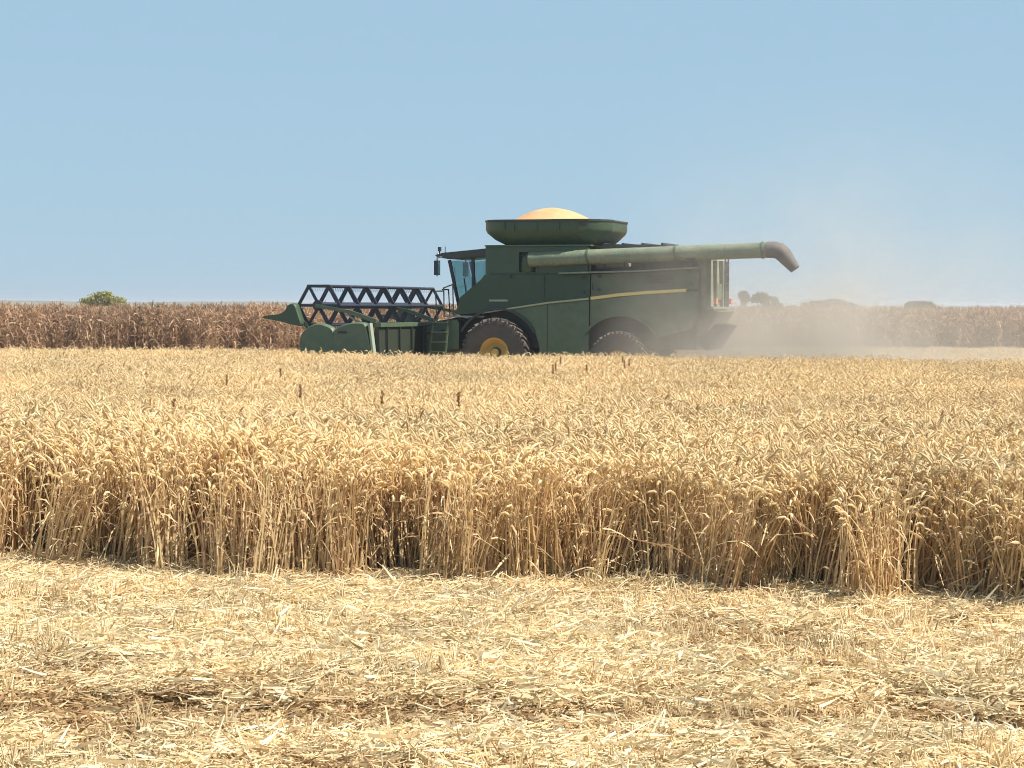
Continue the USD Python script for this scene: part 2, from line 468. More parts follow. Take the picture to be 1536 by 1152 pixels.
def stub_patch(n, size, height):
    m = n * 7
    cen = rng.uniform(-size / 2, size / 2, (n, 2))
    base = np.zeros((m, 3))
    base[:, :2] = np.repeat(cen, 7, 0) + rng.normal(0, 0.02, (m, 2))
    d = np.stack([rng.normal(0, 0.28, m), rng.normal(0, 0.28, m), np.ones(m)], 1)
    d /= np.linalg.norm(d, axis=1, keepdims=True)
    h = height * rng.uniform(0.5, 1.2, m)
    C = base[:, None] + d[:, None] * (np.array([0, 0.5, 1.0])[None, :, None] * h[:, None, None])
    return tubes(C, np.full((m, 3), 1.0) * rng.uniform(0.0025, 0.0045, (m, 1)), 4, np.clip(rng.normal(0.66, 0.2, m), 0, 1))


def instancer(name, protos, material, pos, yaw, scale, pick, tilt=None, label=None, category=None):
    p = numbered('/World', name)
    pi = UsdGeom.PointInstancer.Define(stage, p)
    UsdGeom.Scope.Define(stage, p + '/kinds')
    targets = [Sdf.Path(put(name.split('_')[-1] + '_tuft', (v, f), material, p + '/kinds', tone=t)) for v, f, t in protos]
    pi.CreatePrototypesRel().SetTargets(targets)
    n = len(pos)
    q = np.zeros((n, 4))
    cy, sy = np.cos(yaw / 2), np.sin(yaw / 2)
    q[:, 0], q[:, 3] = cy, sy
    if tilt is not None:                                   # tilt (n,2): lean in world x and y
        ax = np.stack([-tilt[:, 1], tilt[:, 0], np.zeros(n)], 1)
        an = np.linalg.norm(ax, axis=1)
        ax = ax / (an[:, None] + 1e-9)
        w, xyz = np.cos(an / 2), ax * np.sin(an / 2)[:, None]
        # (w, xyz) * (cy, 0, 0, sy)
        q = np.stack([w * cy - xyz[:, 2] * sy, xyz[:, 0] * cy + xyz[:, 1] * sy, xyz[:, 1] * cy - xyz[:, 0] * sy, w * sy + xyz[:, 2] * cy], 1)
    pi.CreatePositionsAttr(Vt.Vec3fArray.FromNumpy(pos.astype(np.float32)))
    pi.CreateOrientationsAttr(Vt.QuathArray([Gf.Quath(float(a), float(b), float(c), float(d)) for a, b, c, d in q]))
    sc = scale if scale.ndim == 2 else np.repeat(scale[:, None], 3, 1)
    pi.CreateScalesAttr(Vt.Vec3fArray.FromNumpy(sc.astype(np.float32)))
    pi.CreateProtoIndicesAttr(Vt.IntArray.FromNumpy(pick.astype(np.int32)))
    tag(pi.GetPrim(), label, category, kind='stuff')
    return pi


# ------------------------------------------------------------------ standing wheat
def front_edge(x):
    """Where the standing wheat begins (distance from the camera)."""
    return 17.0 - 0.25 * np.clip(x, -8, 8) - 0.004 * np.clip(x, 0, 8) ** 2 + (meshkit.fbm(np.stack([x * 0.9, x * 0, x * 0], -1), 3, 21) - 0.5) * 0.9


def back_edge(x):
    return np.interp(x, [-24, -12, -5.2, 0, 10, 24], [62.5, 61.3, 57.6, 57.2, 56.6, 55.6])


wheat_kinds = [wheat_patch(42, 0.44, 0.94, 0.20, 0.09) for _ in range(9)]
lodged = [wheat_patch(34, 0.5, 0.92, 0.45, 0.1, 3) for _ in range(3)]
cand_y = np.concatenate([rng.uniform(14.0, 63, 29000)])
cand_x = rng.uniform(-1, 1, len(cand_y)) * (cand_y * 0.262 + 3.5)
# even density: accept with probability proportional to the local width
keep = rng.uniform(0, 1, len(cand_y)) < (cand_y * 0.262 + 3.5) / 20.0
cand_x, cand_y = cand_x[keep], cand_y[keep]
fe, be = front_edge(cand_x), back_edge(cand_x)
inside = (cand_y > fe) & (cand_y < be)
gap = np.hypot((cand_x - 3.45) / 0.40, (cand_y - 16.35) / 0.5) < 1           # a trodden gap near the right front corner
inside &= ~gap
inside &= (cand_y - fe > 0.7) | (rng.uniform(0, 1, len(cand_y)) < 0.58)           # the cut edge stands more openly
wx, wy = cand_x[inside], cand_y[inside]
n = len(wx)
edge = wy - front_edge(wx)
lean_amt = np.where(edge < 1.2, 0.12, 0.04)
tilt = rng.normal(0, 1, (n, 2)) * lean_amt[:, None] + np.array([0.05, -0.02])
hump = np.clip((wx - 1.5) / 3.5, 0, 1) * np.exp(-np.clip(edge, 0, 9) / 1.0)
tilt[:, 1] -= 0.40 * hump * rng.uniform(0.3, 1.2, n)
pick = rng.integers(0, 9, n)
lod = (rng.uniform(0, 1, n) < 0.55 * hump + 0.02)
pick[lod] = 9 + rng.integers(0, 3, lod.sum())
hmod = 0.97 + 0.30 * (meshkit.fbm(np.stack([wx * 0.16, wy * 0.16, wx * 0], -1), 3, 31) - 0.5)
instancer('wheat', wheat_kinds + lodged, 'wheat_straw', np.stack([wx, wy, ground_height(wx, wy)], 1), rng.uniform(0, 2 * np.pi, n),
          hmod * rng.uniform(0.90, 1.08, n) * (0.91 + 0.24 * np.clip((32 - wy) / 13, 0, 1)) * (1 - 0.16 * np.exp(-np.clip(edge, 0, 9) / 0.25) * rng.uniform(0, 1, n)), pick, tilt, 'ripe standing wheat with nodding pale ears filling the middle of the field', 'wheat')

# ------------------------------------------------------------------ cut straw and stubble in front
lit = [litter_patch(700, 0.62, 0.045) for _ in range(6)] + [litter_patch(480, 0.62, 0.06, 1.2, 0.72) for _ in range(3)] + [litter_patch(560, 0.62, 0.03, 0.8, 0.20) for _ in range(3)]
ly = rng.uniform(8.6, 21.0, 5200)
lx = rng.uniform(-1, 1, len(ly)) * (ly * 0.262 + 2.2)
keep = rng.uniform(0, 1, len(ly)) < (ly * 0.262 + 2.2) / 7.7
lx, ly = lx[keep], ly[keep]
ok = ly < front_edge(lx) + 0.7
lx, ly = lx[ok], ly[ok]
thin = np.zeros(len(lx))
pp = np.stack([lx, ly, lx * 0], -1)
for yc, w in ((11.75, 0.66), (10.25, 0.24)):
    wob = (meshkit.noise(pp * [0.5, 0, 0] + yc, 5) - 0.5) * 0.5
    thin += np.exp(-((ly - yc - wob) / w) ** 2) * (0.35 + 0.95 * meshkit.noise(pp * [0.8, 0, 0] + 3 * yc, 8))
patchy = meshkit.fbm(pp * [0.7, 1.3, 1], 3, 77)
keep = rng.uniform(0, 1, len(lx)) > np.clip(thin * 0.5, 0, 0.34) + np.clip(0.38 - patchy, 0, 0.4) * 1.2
dark = (thin > 0.31) | (patchy < 0.36)  # browner straw here carries the shadow bands of tracks and gaps in its colour
n = len(lx)
pick = rng.integers(0, 9, n)
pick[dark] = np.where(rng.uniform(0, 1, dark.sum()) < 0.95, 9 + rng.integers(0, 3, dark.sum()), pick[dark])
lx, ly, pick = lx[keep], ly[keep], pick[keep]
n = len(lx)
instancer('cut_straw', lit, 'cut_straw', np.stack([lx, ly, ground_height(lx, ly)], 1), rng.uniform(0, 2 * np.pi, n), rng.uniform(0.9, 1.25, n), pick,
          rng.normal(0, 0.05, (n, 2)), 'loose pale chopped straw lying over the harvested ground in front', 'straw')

st = [stub_patch(16, 0.7, 0.13) for _ in range(5)]
sy = rng.uniform(8.8, 19.8, 260)
sx = rng.uniform(-1, 1, len(sy)) * (sy * 0.262 + 0.8)
ok = (sy < front_edge(sx) + 0.3) & (rng.uniform(0, 1, len(sy)) < (sy * 0.262 + 0.8) / 6.0)
ok &= (np.abs(sy - 11.6) > 0.6) | (rng.uniform(0, 1, len(sy)) < 0.35)
sx, sy = sx[ok], sy[ok]
n = len(sx)
instancer('stubble', st, 'cut_straw', np.stack([sx, sy, ground_height(sx, sy)], 1), rng.uniform(0, 2 * np.pi, n), rng.uniform(0.8, 1.25, n), rng.integers(0, 5, n),
          rng.normal(0, 0.08, (n, 2)), 'short upright wheat stubble sticking out of the loose straw', 'stubble')

for (sxp, syp, ln, w, az, el, lab) in ((2.21, 12.3, 0.17, 0.020, 1.0, 0.55, 'broad white cut stalk leaning out of the straw near the lower right'),
                                       (0.40, 11.35, 0.16, 0.016, 1.5, 1.35, 'pale upright cut stalk standing in the straw at the lower middle'),
                                       (2.05, 14.9, 0.13, 0.016, 1.4, 1.45, 'short white upright cut stalk right of middle, farthest of the three')):
    z0 = float(ground_height(np.array([sxp]), np.array([syp]))[0]) + 0.02
    dd = np.array([math.cos(az) * math.cos(el), math.sin(az) * math.cos(el), math.sin(el)])
    m = trimesh.util.concatenate([rod((0, 0, 0), dd * ln * 0.6, w / 2, 10, w * 0.45), rod(dd * ln * 0.58, dd * ln + [0.01, 0, 0], w * 0.5, 10, w * 0.35)])
    q = put('cut_stalk', m, 'cut_straw', tone=np.full(len(m.vertices), 0.97))
    UsdGeom.Xformable(stage.GetPrimAtPath(q)).AddTranslateOp().Set(Gf.Vec3d(sxp, syp, z0))
    tag(stage.GetPrimAtPath(q), lab, 'stalk')

# stubble behind the combine, seen over the wheat at the right
ly = rng.uniform(62, 112, 2200)
lx = rng.uniform(-4, 34, len(ly))
n = len(lx)
instancer('far_stubble', lit[:4] + st, 'cut_straw', np.stack([lx, ly, lx * 0], 1), rng.uniform(0, 2 * np.pi, n), rng.uniform(1.3, 2.0, n), rng.integers(0, 9, n),
          None, 'strip of straw covered stubble between the combine and the brown crop', 'stubble')


# ------------------------------------------------------------------ brown dried crop behind
def crop_plant(h):
    n = 1
    t = np.linspace(0, 1, 5)
    bend = rng.normal(0, 0.10, 2)
    C = np.zeros((1, 5, 3))
    C[0, :, 0] = bend[0] * t ** 2 * h
    C[0, :, 1] = bend[1] * t ** 2 * h
    C[0, :, 2] = t * h
    base_tone = rng.uniform(0.35, 0.7)
    stem = tubes(C, np.array([[0.016, 0.015, 0.013, 0.010, 0.006]]), 5, np.array([base_tone]))
    k = 10
    z = np.linspace(0.15, 0.93, k) * h + rng.normal(0, 0.03, k)
    at = np.stack([np.interp(z, C[0, :, 2], C[0, :, a]) for a in range(3)], 1)
    a0 = rng.uniform(0, np.pi)
    az = a0 + np.arange(k) * np.pi + rng.normal(0, 0.5, k)
    d = np.stack([np.cos(az), np.sin(az), rng.uniform(0.3, 1.5, k)], 1)
    d /= np.linalg.norm(d, axis=1, keepdims=True)
    leaf = ribbons(at, d, rng.uniform(0.35, 0.75, k), rng.uniform(0.035, 0.07, k), np.stack([rng.normal(0, 0.2, k), rng.normal(0, 0.2, k), rng.uniform(-1.5, -0.5, k)], 1), 4,
                   np.clip(base_tone + rng.normal(0.0, 0.22, k), 0, 1))
    # ragged head
    k = 9
    d = np.stack([rng.normal(0, 0.3, k), rng.normal(0, 0.3, k), np.ones(k)], 1)
    d /= np.linalg.norm(d, axis=1, keepdims=True)
    head = ribbons(np.repeat(C[:, -1], k, 0) - [0, 0, 0.1], d, rng.uniform(0.14, 0.28, k), rng.uniform(0.015, 0.035, k), rng.normal(0, 0.2, (k, 3)), 2,
                   np.clip(rng.normal(0.75, 0.15, k), 0, 1))
    cobs = tubes(np.array([[[0.02, 0, 0.42 * h], [0.05, 0, 0.47 * h], [0.10, 0.02, 0.55 * h]]]), np.array([[0.015, 0.03, 0.012]]), 5, np.array([0.8]))
    return merge(stem, leaf, head, cobs)


crop_kinds = [merge(*[(lambda m, o: (m[0] + o, m[1], m[2]))(crop_plant(rng.uniform(1.88, 2.24)), [rng.uniform(-0.5, 0.5), rng.uniform(-0.35, 0.35), 0]) for _ in range(7)]) for _ in range(8)]
rows_x, rows_y = [], []
for d in np.arange(0, 16, 0.75):
    x = np.arange(-42, 56, 0.72) + rng.normal(0, 0.15)
    rows_x.append(x + rng.normal(0, 0.12, len(x)))
    rows_y.append(110 + 0.34 * x + d + rng.normal(0, 0.15, len(x)) + np.where(d < 3, rng.uniform(-2.5, 1.5, len(x)), 0))
cx, cy_ = np.concatenate(rows_x), np.concatenate(rows_y)
n = len(cx)
cs = (1.0 + 0.22 * (meshkit.fbm(np.stack([cx * 0.2, cy_ * 0.2, cx * 0], -1), 3, 41) - 0.5)) * rng.uniform(0.88, 1.07, n)
instancer('dry_crop', crop_kinds, 'dry_crop', np.stack([cx, cy_, cx * 0], 1), rng.uniform(0, 2 * np.pi, n), cs, rng.integers(0, 8, n),
          rng.normal(0, 0.05, (n, 2)), 'tall dried brown crop standing in a long band behind the combine', 'crop')

# ------------------------------------------------------------------ trees on the horizon
F_PX = 3000.0


def tree(name, label, px0, px1, ptop, dist, leafmat, lobes, trunk_h, seed, nleaf=3000, leaf=0.3):
    """px: the span it fills in the photograph at 1536 wide, turned into metres at its real distance."""
    r = np.random.default_rng(seed)
    w = (px1 - px0) / F_PX * dist
    xc = ((px0 + px1) / 2 - 768) / F_PX * dist
    hor = 457 + (((px0 + px1) / 2) - 768) * 0.0045
    top = EYE + (hor - ptop) / F_PX * dist
    p = xf(name, loc=(xc, dist, 0))
    tag(stage.GetPrimAtPath(p), label, 'tree')
    put('trunk', [rod((0, 0, -0.2), (0.05 * w * r.normal(), 0.1, trunk_h), 0.05 * top, 8, 0.03 * top)] +
        [rod((0.02, 0.05, trunk_h * 0.85), (l[0] * w * 0.5, l[1] * w * 0.5, trunk_h + (top - trunk_h) * l[2] * 0.9), 0.022 * top, 6, 0.006 * top) for l in lobes], 'bark', p)
    vs, fs, ts, o = [], [], [], 0
    per = nleaf // len(lobes)
    for lx_, ly_, lz, lr in lobes:
        c = np.array([lx_ * w / 2, ly_ * w / 2, trunk_h + (top - trunk_h) * lz])
        rad = lr * np.array([w / 2, w / 2, (top - trunk_h) * 0.62])
        q = r.normal(size=(per, 3)); q /= np.linalg.norm(q, axis=1, keepdims=True)
        q *= r.uniform(0.35, 1.0, (per, 1)) ** 0.6
        clump = meshkit.noise(q * 3.1 + lx_ * 9, seed)
        q = q[clump > 0.36]
        ce = c + q * rad
        ce[:, 2] = np.where(ce[:, 2] > top, top - np.abs(r.normal(0, 0.16, len(ce))) * (top - trunk_h), ce[:, 2])
        ce[:, :2] += r.normal(0, 0.03 * w, (len(ce), 2))
        m = len(ce)
        a = r.normal(size=(m, 3)); a /= np.linalg.norm(a, axis=1, keepdims=True)
        b = np.cross(a, r.normal(size=(m, 3))); b /= np.linalg.norm(b, axis=1, keepdims=True)
        s = leaf * r.uniform(0.5, 1.2, (m, 1))
        v = np.stack([ce - a * s, ce + b * s * 0.5, ce + a * s, ce - b * s * 0.5], 1).reshape(-1, 3)
        f = (np.array([[0, 1, 2], [0, 2, 3]])[None] + (np.arange(m) * 4)[:, None, None]).reshape(-1, 3)
        vs.append(v); fs.append(f + o); o += len(v)
        ts.append(np.repeat(np.clip(r.normal(0.5, 0.22, m) + (q[:, 2] * 0.0), 0, 1), 4))
    put('crown', (np.vstack(vs), np.vstack(fs)), leafmat, p, tone=np.concatenate(ts))


tree('bush', 'round olive green bush rising above the brown crop at far left', 120, 190, 434, 240, 'leaf_olive',
     [(-0.15, 0, 0.55, 0.55), (0.5, 0.1, 0.45, 0.45), (-0.6, 0, 0.42, 0.40), (0.1, -0.2, 0.70, 0.36), (0.8, 0, 0.3, 0.25)], 1.2, 1, 4200, 0.2)
tree('small_tree', 'small dark round-headed tree just right of the combine rear', 1104, 1126, 437, 330, 'leaf_dull',
     [(-0.25, 0, 0.74, 0.5), (0.35, 0.1, 0.60, 0.5), (0.0, 0, 0.40, 0.45), (0.1, -0.2, 0.86, 0.28)], 2.2, 2, 1800, 0.2)
tree('spreading_tree', 'wide flat-topped tree beside the small dark round-headed one', 1122, 1171, 438, 345, 'leaf_dull',
     [(-0.25, 0, 0.72, 0.5), (0.3, 0, 0.45, 0.55), (-0.6, 0, 0.6, 0.32), (0.72, 0, 0.28, 0.3)], 1.6, 3, 3000, 0.25)
tree('low_tree', 'broad low tree on the horizon in the dust, widest of those at right', 1203, 1284, 447, 400, 'leaf_dull',
     [(-0.45, 0, 0.5, 0.5), (0.1, 0, 0.62, 0.55), (0.55, 0, 0.45, 0.45), (-0.8, 0, 0.3, 0.25), (0.85, 0, 0.2, 0.25)], 1.2, 4, 4200, 0.28)
tree('low_tree', 'faint low tree farthest right on the dusty horizon', 1353, 1402, 450, 430, 'leaf_dull',
     [(-0.3, 0, 0.55, 0.6), (0.4, 0, 0.55, 0.6)], 1.2, 5, 2400, 0.28)

# ------------------------------------------------------------------ combine harvester
TH = 18.0
OX, OY = 0.0703, 61.51
CB = xf('combine_harvester', loc=(OX, OY, 0), rotz=-TH)
tag(stage.GetPrimAtPath(CB), 'large dusty green combine harvester with raised reel driving left behind the wheat', 'combine harvester')


def cb(name, mesh, material, parent=CB, smooth=35, label=None):
    return put(name, mesh, material, parent, smooth, label)


# chassis and main body -------------------------------------------------------
body = cb('body', [box(-0.35, 6.0, -1.30, 1.30, 1.15, 3.36), box(-0.4, 2.75, -1.34, 1.34, 3.36, 4.18),
                   box(-1.15, -0.35, -1.0, 1.0, 1.5, 2.15)], 'dark_panel', smooth=False)


def arch(cx, cz, r):
    return SPoint(cx, cz).buffer(r, 24)


front_up = Polygon([(-1.36, 2.14), (-1.22, 2.66), (-0.56, 3.2), (-0.44, 3.36), (2.84, 3.36), (2.84, 2.64), (1.6, 2.52), (0.5, 2.36), (-0.55, 2.20)])
rear_up = Polygon([(2.88, 3.36), (4.4, 3.42), (6.12, 3.52), (6.12, 2.92), (5.77, 2.89), (4.5, 2.79), (2.88, 2.645)])
front_low = Polygon([(-1.36, 2.10), (-0.55, 2.16), (0.5, 2.32), (1.6, 2.48), (2.84, 2.60), (2.84, 0.95), (1.4, 0.95), (-1.36, 1.9)]).difference(arch(0.02, 1.02, 1.30))
rear_low = Polygon([(2.88, 2.605), (4.5, 2.75), (5.77, 2.85), (6.12, 2.88), (6.12, 2.2), (5.9, 1.75), (4.8, 1.45), (4.2, 0.95), (2.88, 0.95)]).difference(arch(3.80, 0.82, 1.33))


def biggest(g):
    return max(g.geoms, key=lambda q: q.area) if hasattr(g, 'geoms') else g


def flare(m, z_hinge, k, near):
    """Leans a side plate: points below z_hinge move outwards (k>0) as they go down."""
    v = m.vertices.copy()
    s = -1 if near else 1
    v[:, 1] += s * k * np.clip(z_hinge - v[:, 2], -2, 2)
    m.vertices = v
    return m


for near in (True, False):
    y0, y1 = (-1.60, -1.31) if near else (1.31, 1.60)
    yo0, yo1 = (-1.66, -1.31) if near else (1.31, 1.66)
    a = cb('side_panel', flare(plate(front_up, y0, y1), 2.5, 0.06, near), 'green_paint', smooth=False)
    b = cb('side_panel', flare(plate(rear_up, y0, y1), 2.6, 0.06, near), 'green_paint_rear', smooth=False)
    c = cb('lower_panel', plate(biggest(front_low), yo0, yo1), 'green_header', smooth=False)
    d = cb('lower_panel', plate(biggest(rear_low), yo0, yo1), 'green_paint_rear', smooth=False)
    s = -1 if near else 1
    ys_ = sorted((s * 1.605, s * 1.70))
    cb('crease_trim', plate([(-0.55, 2.165), (0.5, 2.325), (1.6, 2.485), (2.84, 2.605), (2.84, 2.665), (1.6, 2.54), (0.5, 2.375), (-0.55, 2.20)], *ys_), 'green_trim', smooth=False, label='narrow raised body line')
    cb('stripe', plate([(2.89, 2.60), (3.7, 2.70), (4.6, 2.775), (5.77, 2.845), (5.77, 2.935), (4.6, 2.87), (3.7, 2.795), (2.89, 2.69)], *sorted((s * 1.59, s * 1.675))), 'stripe_paint', smooth=False, label='yellow stripe along the rear side panels')
    # top ledge
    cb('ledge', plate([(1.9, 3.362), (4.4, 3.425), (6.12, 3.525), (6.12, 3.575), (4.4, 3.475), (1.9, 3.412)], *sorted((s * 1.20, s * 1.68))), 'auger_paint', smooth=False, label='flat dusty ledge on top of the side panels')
    # fender lips
    for (cx0, cz0, r0, a0, a1) in ((0.02, 1.02, 1.30, 28, 152), (3.80, 0.82, 1.33, 35, 145)):
        aa = np.radians(np.linspace(a0, a1, 18))
        outer = [(cx0 + (r0 + 0.035) * math.cos(t), cz0 + (r0 + 0.035) * math.sin(t)) for t in aa]
        inner = [(cx0 + (r0 - 0.03) * math.cos(t), cz0 + (r0 - 0.03) * math.sin(t)) for t in aa[::-1]]
        cb('fender', plate(outer + inner, *sorted((s * 1.40, s * 1.72))), 'green_header' if cx0 > 1 else 'dark_panel', smooth=40)
for near in (True, False):
    s = -1 if near else 1

    def stick(x0, x1, z0, z1, y=1.60, t=0.03):
        return box(x0, x1, *sorted((s * y, s * (y + t))), z0, z1)
    for x, z in ((0.35, 3.25), (2.62, 3.22), (3.10, 3.26), (5.80, 3.40), (2.62, 2.78), (3.10, 2.86), (5.85, 3.05)):
        cb('latch', stick(x, x + 0.07, z, z + 0.09), 'black_steel', smooth=False)
    for x0, x1, z in ((4.55, 5.35, 3.28), (4.55, 5.35, 3.20), (4.55, 5.35, 3.12)):
        cb('louvre', stick(x0, x1, z, z + 0.03, 1.595), 'dark_panel', smooth=False)
    cb('grab_handle', path_rod([(2.95, s * 1.60, 3.10), (2.95, s * 1.68, 3.08), (2.95, s * 1.68, 2.92), (2.95, s * 1.60, 2.90)], 0.014, 6), 'black_steel', smooth=40)
    cb('panel_seam', plate([(1.42, 2.50), (1.445, 2.50), (1.445, 3.36), (1.42, 3.36)], *sorted((s * 1.58, s * 1.603))), 'dark_panel', smooth=False)
    cb('panel_seam', plate([(1.55, 0.96), (1.575, 0.96), (1.575, 2.46), (1.55, 2.46)], *sorted((s * 1.64, s * 1.663))), 'dark_panel', smooth=False)
cb('decal', box(-0.28, 0.30, -1.625, -1.60, 2.545, 2.60), 'decal', smooth=False, label='pale narrow lettering strip too small to read')

# tank wall, vent recess, engine deck -------------------------------------------------
recess = Polygon([(-0.44, 3.37), (2.75, 3.37), (2.75, 4.19), (-0.44, 4.19)], [[(0.62, 3.42), (1.14, 3.42), (1.14, 4.02), (0.62, 4.02)]])
tw = cb('tank_wall', plate(recess, -1.50, -1.345), 'green_paint', smooth=False)
cb('tank_wall', box(-0.44, 2.75, 1.345, 1.50, 3.37, 4.19), 'green_paint', smooth=False)
for i in range(5):
    put('vent_slat', box(0.63, 1.13, -1.43 , -1.36, 3.47 + i * 0.11, 3.50 + i * 0.11), 'dark_panel', tw)
cb('tank_collar', [box(-0.46, 2.85, -1.53, 1.53, 4.192, 4.235)], 'green_header', smooth=False)
ed = cb('engine_cover', plate([(2.78, 3.40), (2.78, 4.20), (3.1, 4.27), (4.9, 4.24), (5.5, 4.10), (6.05, 3.95), (6.05, 3.50)], -0.85, 1.25), 'dark_panel', smooth=False)
for i in range(4):
    put('deck_rib', box(3.0 + 0.6 * i, 3.06 + 0.6 * i, -0.80, 1.2, 4.24, 4.30), 'black_steel', ed)
cb('air_filter', rod((2.9, -1.0, 3.72), (3.9, -1.0, 3.78), 0.20, 16), 'grey_steel', smooth=40)
hr = []
for i in range(5):
    hr.append(rod((3.2 + i * 0.6, -1.22, 3.45), (3.2 + i * 0.6, -1.22, 3.95), 0.018, 6))
hr.append(rod((3.2, -1.22, 3.95), (5.6, -1.22, 3.98), 0.018, 6))
cb('deck_rail', hr, 'black_steel')

# grain tank extension ------------------------------------------------------------


def octagon(x0, x1, y, ch, z):
    return [(x0 + ch, -y, z), (x1 - ch, -y, z), (x1, -y + ch, z), (x1, y - ch, z), (x1 - ch, y, z), (x0 + ch, y, z), (x0, y - ch, z), (x0, -y + ch, z)]


def rounded(x0, x1, y, r, z, n=4):
    """Rounded rectangle ring; corner k takes points k*(n+1) .. k*(n+1)+n."""
    out = []
    for cx0, cy0, a0 in ((x0 + r, -y + r, 180), (x1 - r, -y + r, 270), (x1 - r, y - r, 0), (x0 + r, y - r, 90)):
        for t in np.radians(np.linspace(a0, a0 + 90, n + 1)):
            out.append((cx0 + r * math.cos(t), cy0 + r * math.sin(t), z))
    return np.array(out)


X0, X1 = -0.62, 3.32
prof = [(0.05, 2.80, 1.22, 0.25, 4.236), (-0.30, 3.04, 1.45, 0.55, 4.40), (X0 + 0.05, X1 - 0.05, 1.62, 0.80, 4.60), (X0, X1, 1.66, 0.84, 4.70), (X0, X1, 1.66, 0.84, 4.96)]
outer = [rounded(*q) for q in prof]
inner = [rounded(q[0] + 0.05, q[1] - 0.05, q[2] - 0.05, q[3] - 0.04, q[4] + 0.004) for q in prof]
gt = cb('grain_tank', box(0.2, 2.6, -1.1, 1.1, 4.236, 4.26), 'dark_panel', smooth=False)
N5 = 5
spans = []
for k in range(4):
    spans.append(list(range(k * N5, k * N5 + N5)))                       # corner
    spans.append([k * N5 + N5 - 1, (k * N5 + N5) % 20])                  # side between this corner and the next
for sp_ in spans:
    m_ = len(sp_)
    grid = np.array([[o[i] for i in sp_] for o in outer] + [[o[i] for i in sp_] for o in inner[::-1]])
    put('tank_flap', loft(np.array([[grid[r_][c_] for r_ in range(len(grid))] for c_ in range(m_)]), True), 'green_paint', gt, 40)
put('tank_rim', [bar(outer[-1][i], outer[-1][(i + 1) % 20], 0.06, 0.045) for i in range(20)], 'dark_panel', gt)
for i in (4, 5):
    put('flap_seam', bar(np.array(outer[3][i]) + [0, -0.012, 0.0], np.array(outer[4][i]) + [0, -0.012, -0.02], 0.03, 0.03), 'dark_panel', gt)
for x in (0.5, 1.2, 1.9):
    put('flap_brace', bar((x, -1.675, 4.66), (x, -1.675, 4.92), 0.05, 0.03), 'green_paint', gt)

# unloading auger ------------------------------------------------------------------
AY = -1.50
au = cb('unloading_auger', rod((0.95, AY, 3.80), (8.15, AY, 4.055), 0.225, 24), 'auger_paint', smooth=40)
for x in (2.75, 5.4, 7.95):
    z = 3.80 + (x - 0.95) * (4.055 - 3.80) / 7.2
    put('flange', rod((x, AY, z), (x + 0.06, AY, z + 0.003), 0.25, 24), 'green_header', au, 40)
put('elbow', path_rod([(1.25, AY + 0.02, 3.81), (0.92, AY + 0.1, 3.78), (0.85, AY + 0.2, 3.45)], 0.235, 18), 'green_paint', au, 40)
cen = np.array([(8.10, 4.06), (8.30, 4.06), (8.46, 4.02), (8.60, 3.90), (8.92, 3.50)])
rr = np.array([0.235, 0.24, 0.245, 0.235, 0.15])
tan = np.gradient(cen, axis=0); tan /= np.linalg.norm(tan, axis=1, keepdims=True)
aa = np.linspace(0, 2 * np.pi, 16, endpoint=False)
rings = []
for (x, z), r, (tx, tz) in zip(cen, rr, tan):
    nx, nz = -tz, tx
    rings.append(np.stack([x + r * np.cos(aa) * nx, AY + r * 1.1 * np.sin(aa), z + r * np.cos(aa) * nz], 1))
put('spout', loft(rings), 'boot_rubber', au, 50)
put('rest_bracket', [bar((5.9, AY, 3.55), (5.9, AY, 3.80), 0.10, 0.22), bar((5.75, AY, 3.80), (6.05, AY, 3.815), 0.05, 0.34)], 'black_steel', au)

# cab ---------------------------------------------------------------------------------
cab = cb('cab', [box(-1.40, -0.40, -0.98, 0.98, 2.10, 2.22)], 'black_steel', smooth=False)
A0, A1, B0, B1, D0, D1 = (-1.42, 2.2), (-1.78, 3.80), (-0.98, 2.2), (-1.02, 3.86), (-0.46, 2.2), (-0.46, 3.92)
for s in (-1, 1):
    y = s * 0.98
    for (p, q) in ((A0, A1), (B0, B1), (D0, D1)):
        put('pillar', bar((p[0], y, p[1]), (q[0], y, q[1]), 0.09, 0.08), 'black_steel', cab)
    lowline = [(-1.36, 2.22), (-1.02, 2.22)]
    for q in ([(-1.36, 2.24), (-1.03, 2.24), (-1.06, 3.84), (-1.71, 3.79)], [(-0.93, 2.24), (-0.52, 2.24), (-0.52, 3.88), (-0.97, 3.85)]):
        put('cab_window', (np.array([(a, y, b) for a, b in q]), np.array([[0, 1, 2, 3]])), 'cab_glass', cab)
ws = (np.array([(-1.49, -0.92, 2.24), (-1.57, 0, 2.24), (-1.49, 0.92, 2.24), (-1.85, -0.92, 3.80), (-1.96, 0, 3.80), (-1.85, 0.92, 3.80)]), np.array([[0, 1, 4, 3], [1, 2, 5, 4]]))
put('windshield', ws, 'cab_glass', cab)
put('cab_roof', [plate([(-2.15, 3.90), (-2.20, 3.95), (-1.95, 4.02), (-0.30, 4.17), (-0.30, 4.02), (-0.46, 3.93), (-1.80, 3.83)], -1.12, 1.12)], 'dark_panel', cab)
put('cab_seat', [box(-0.95, -0.55, -0.25, 0.25, 2.62, 2.74), plate([(-0.62, 2.74), (-0.50, 2.74), (-0.42, 3.35), (-0.52, 3.35)], -0.24, 0.24), box(-0.85, -0.65, -0.15, 0.15, 2.22, 2.62)], 'seat_cloth', cab)
sw = [rod((-1.25, 0, 2.22), (-1.14, 0, 2.90), 0.04, 8)]
tor = trimesh.creation.torus(0.19, 0.02, 24, 8)
tor.apply_transform(trimesh.transformations.rotation_matrix(-0.5, [0, 1, 0])); tor.apply_translation([-1.13, 0, 2.92]); sw.append(tor)
put('steering_wheel', sw, 'seat_cloth', cab, 40)
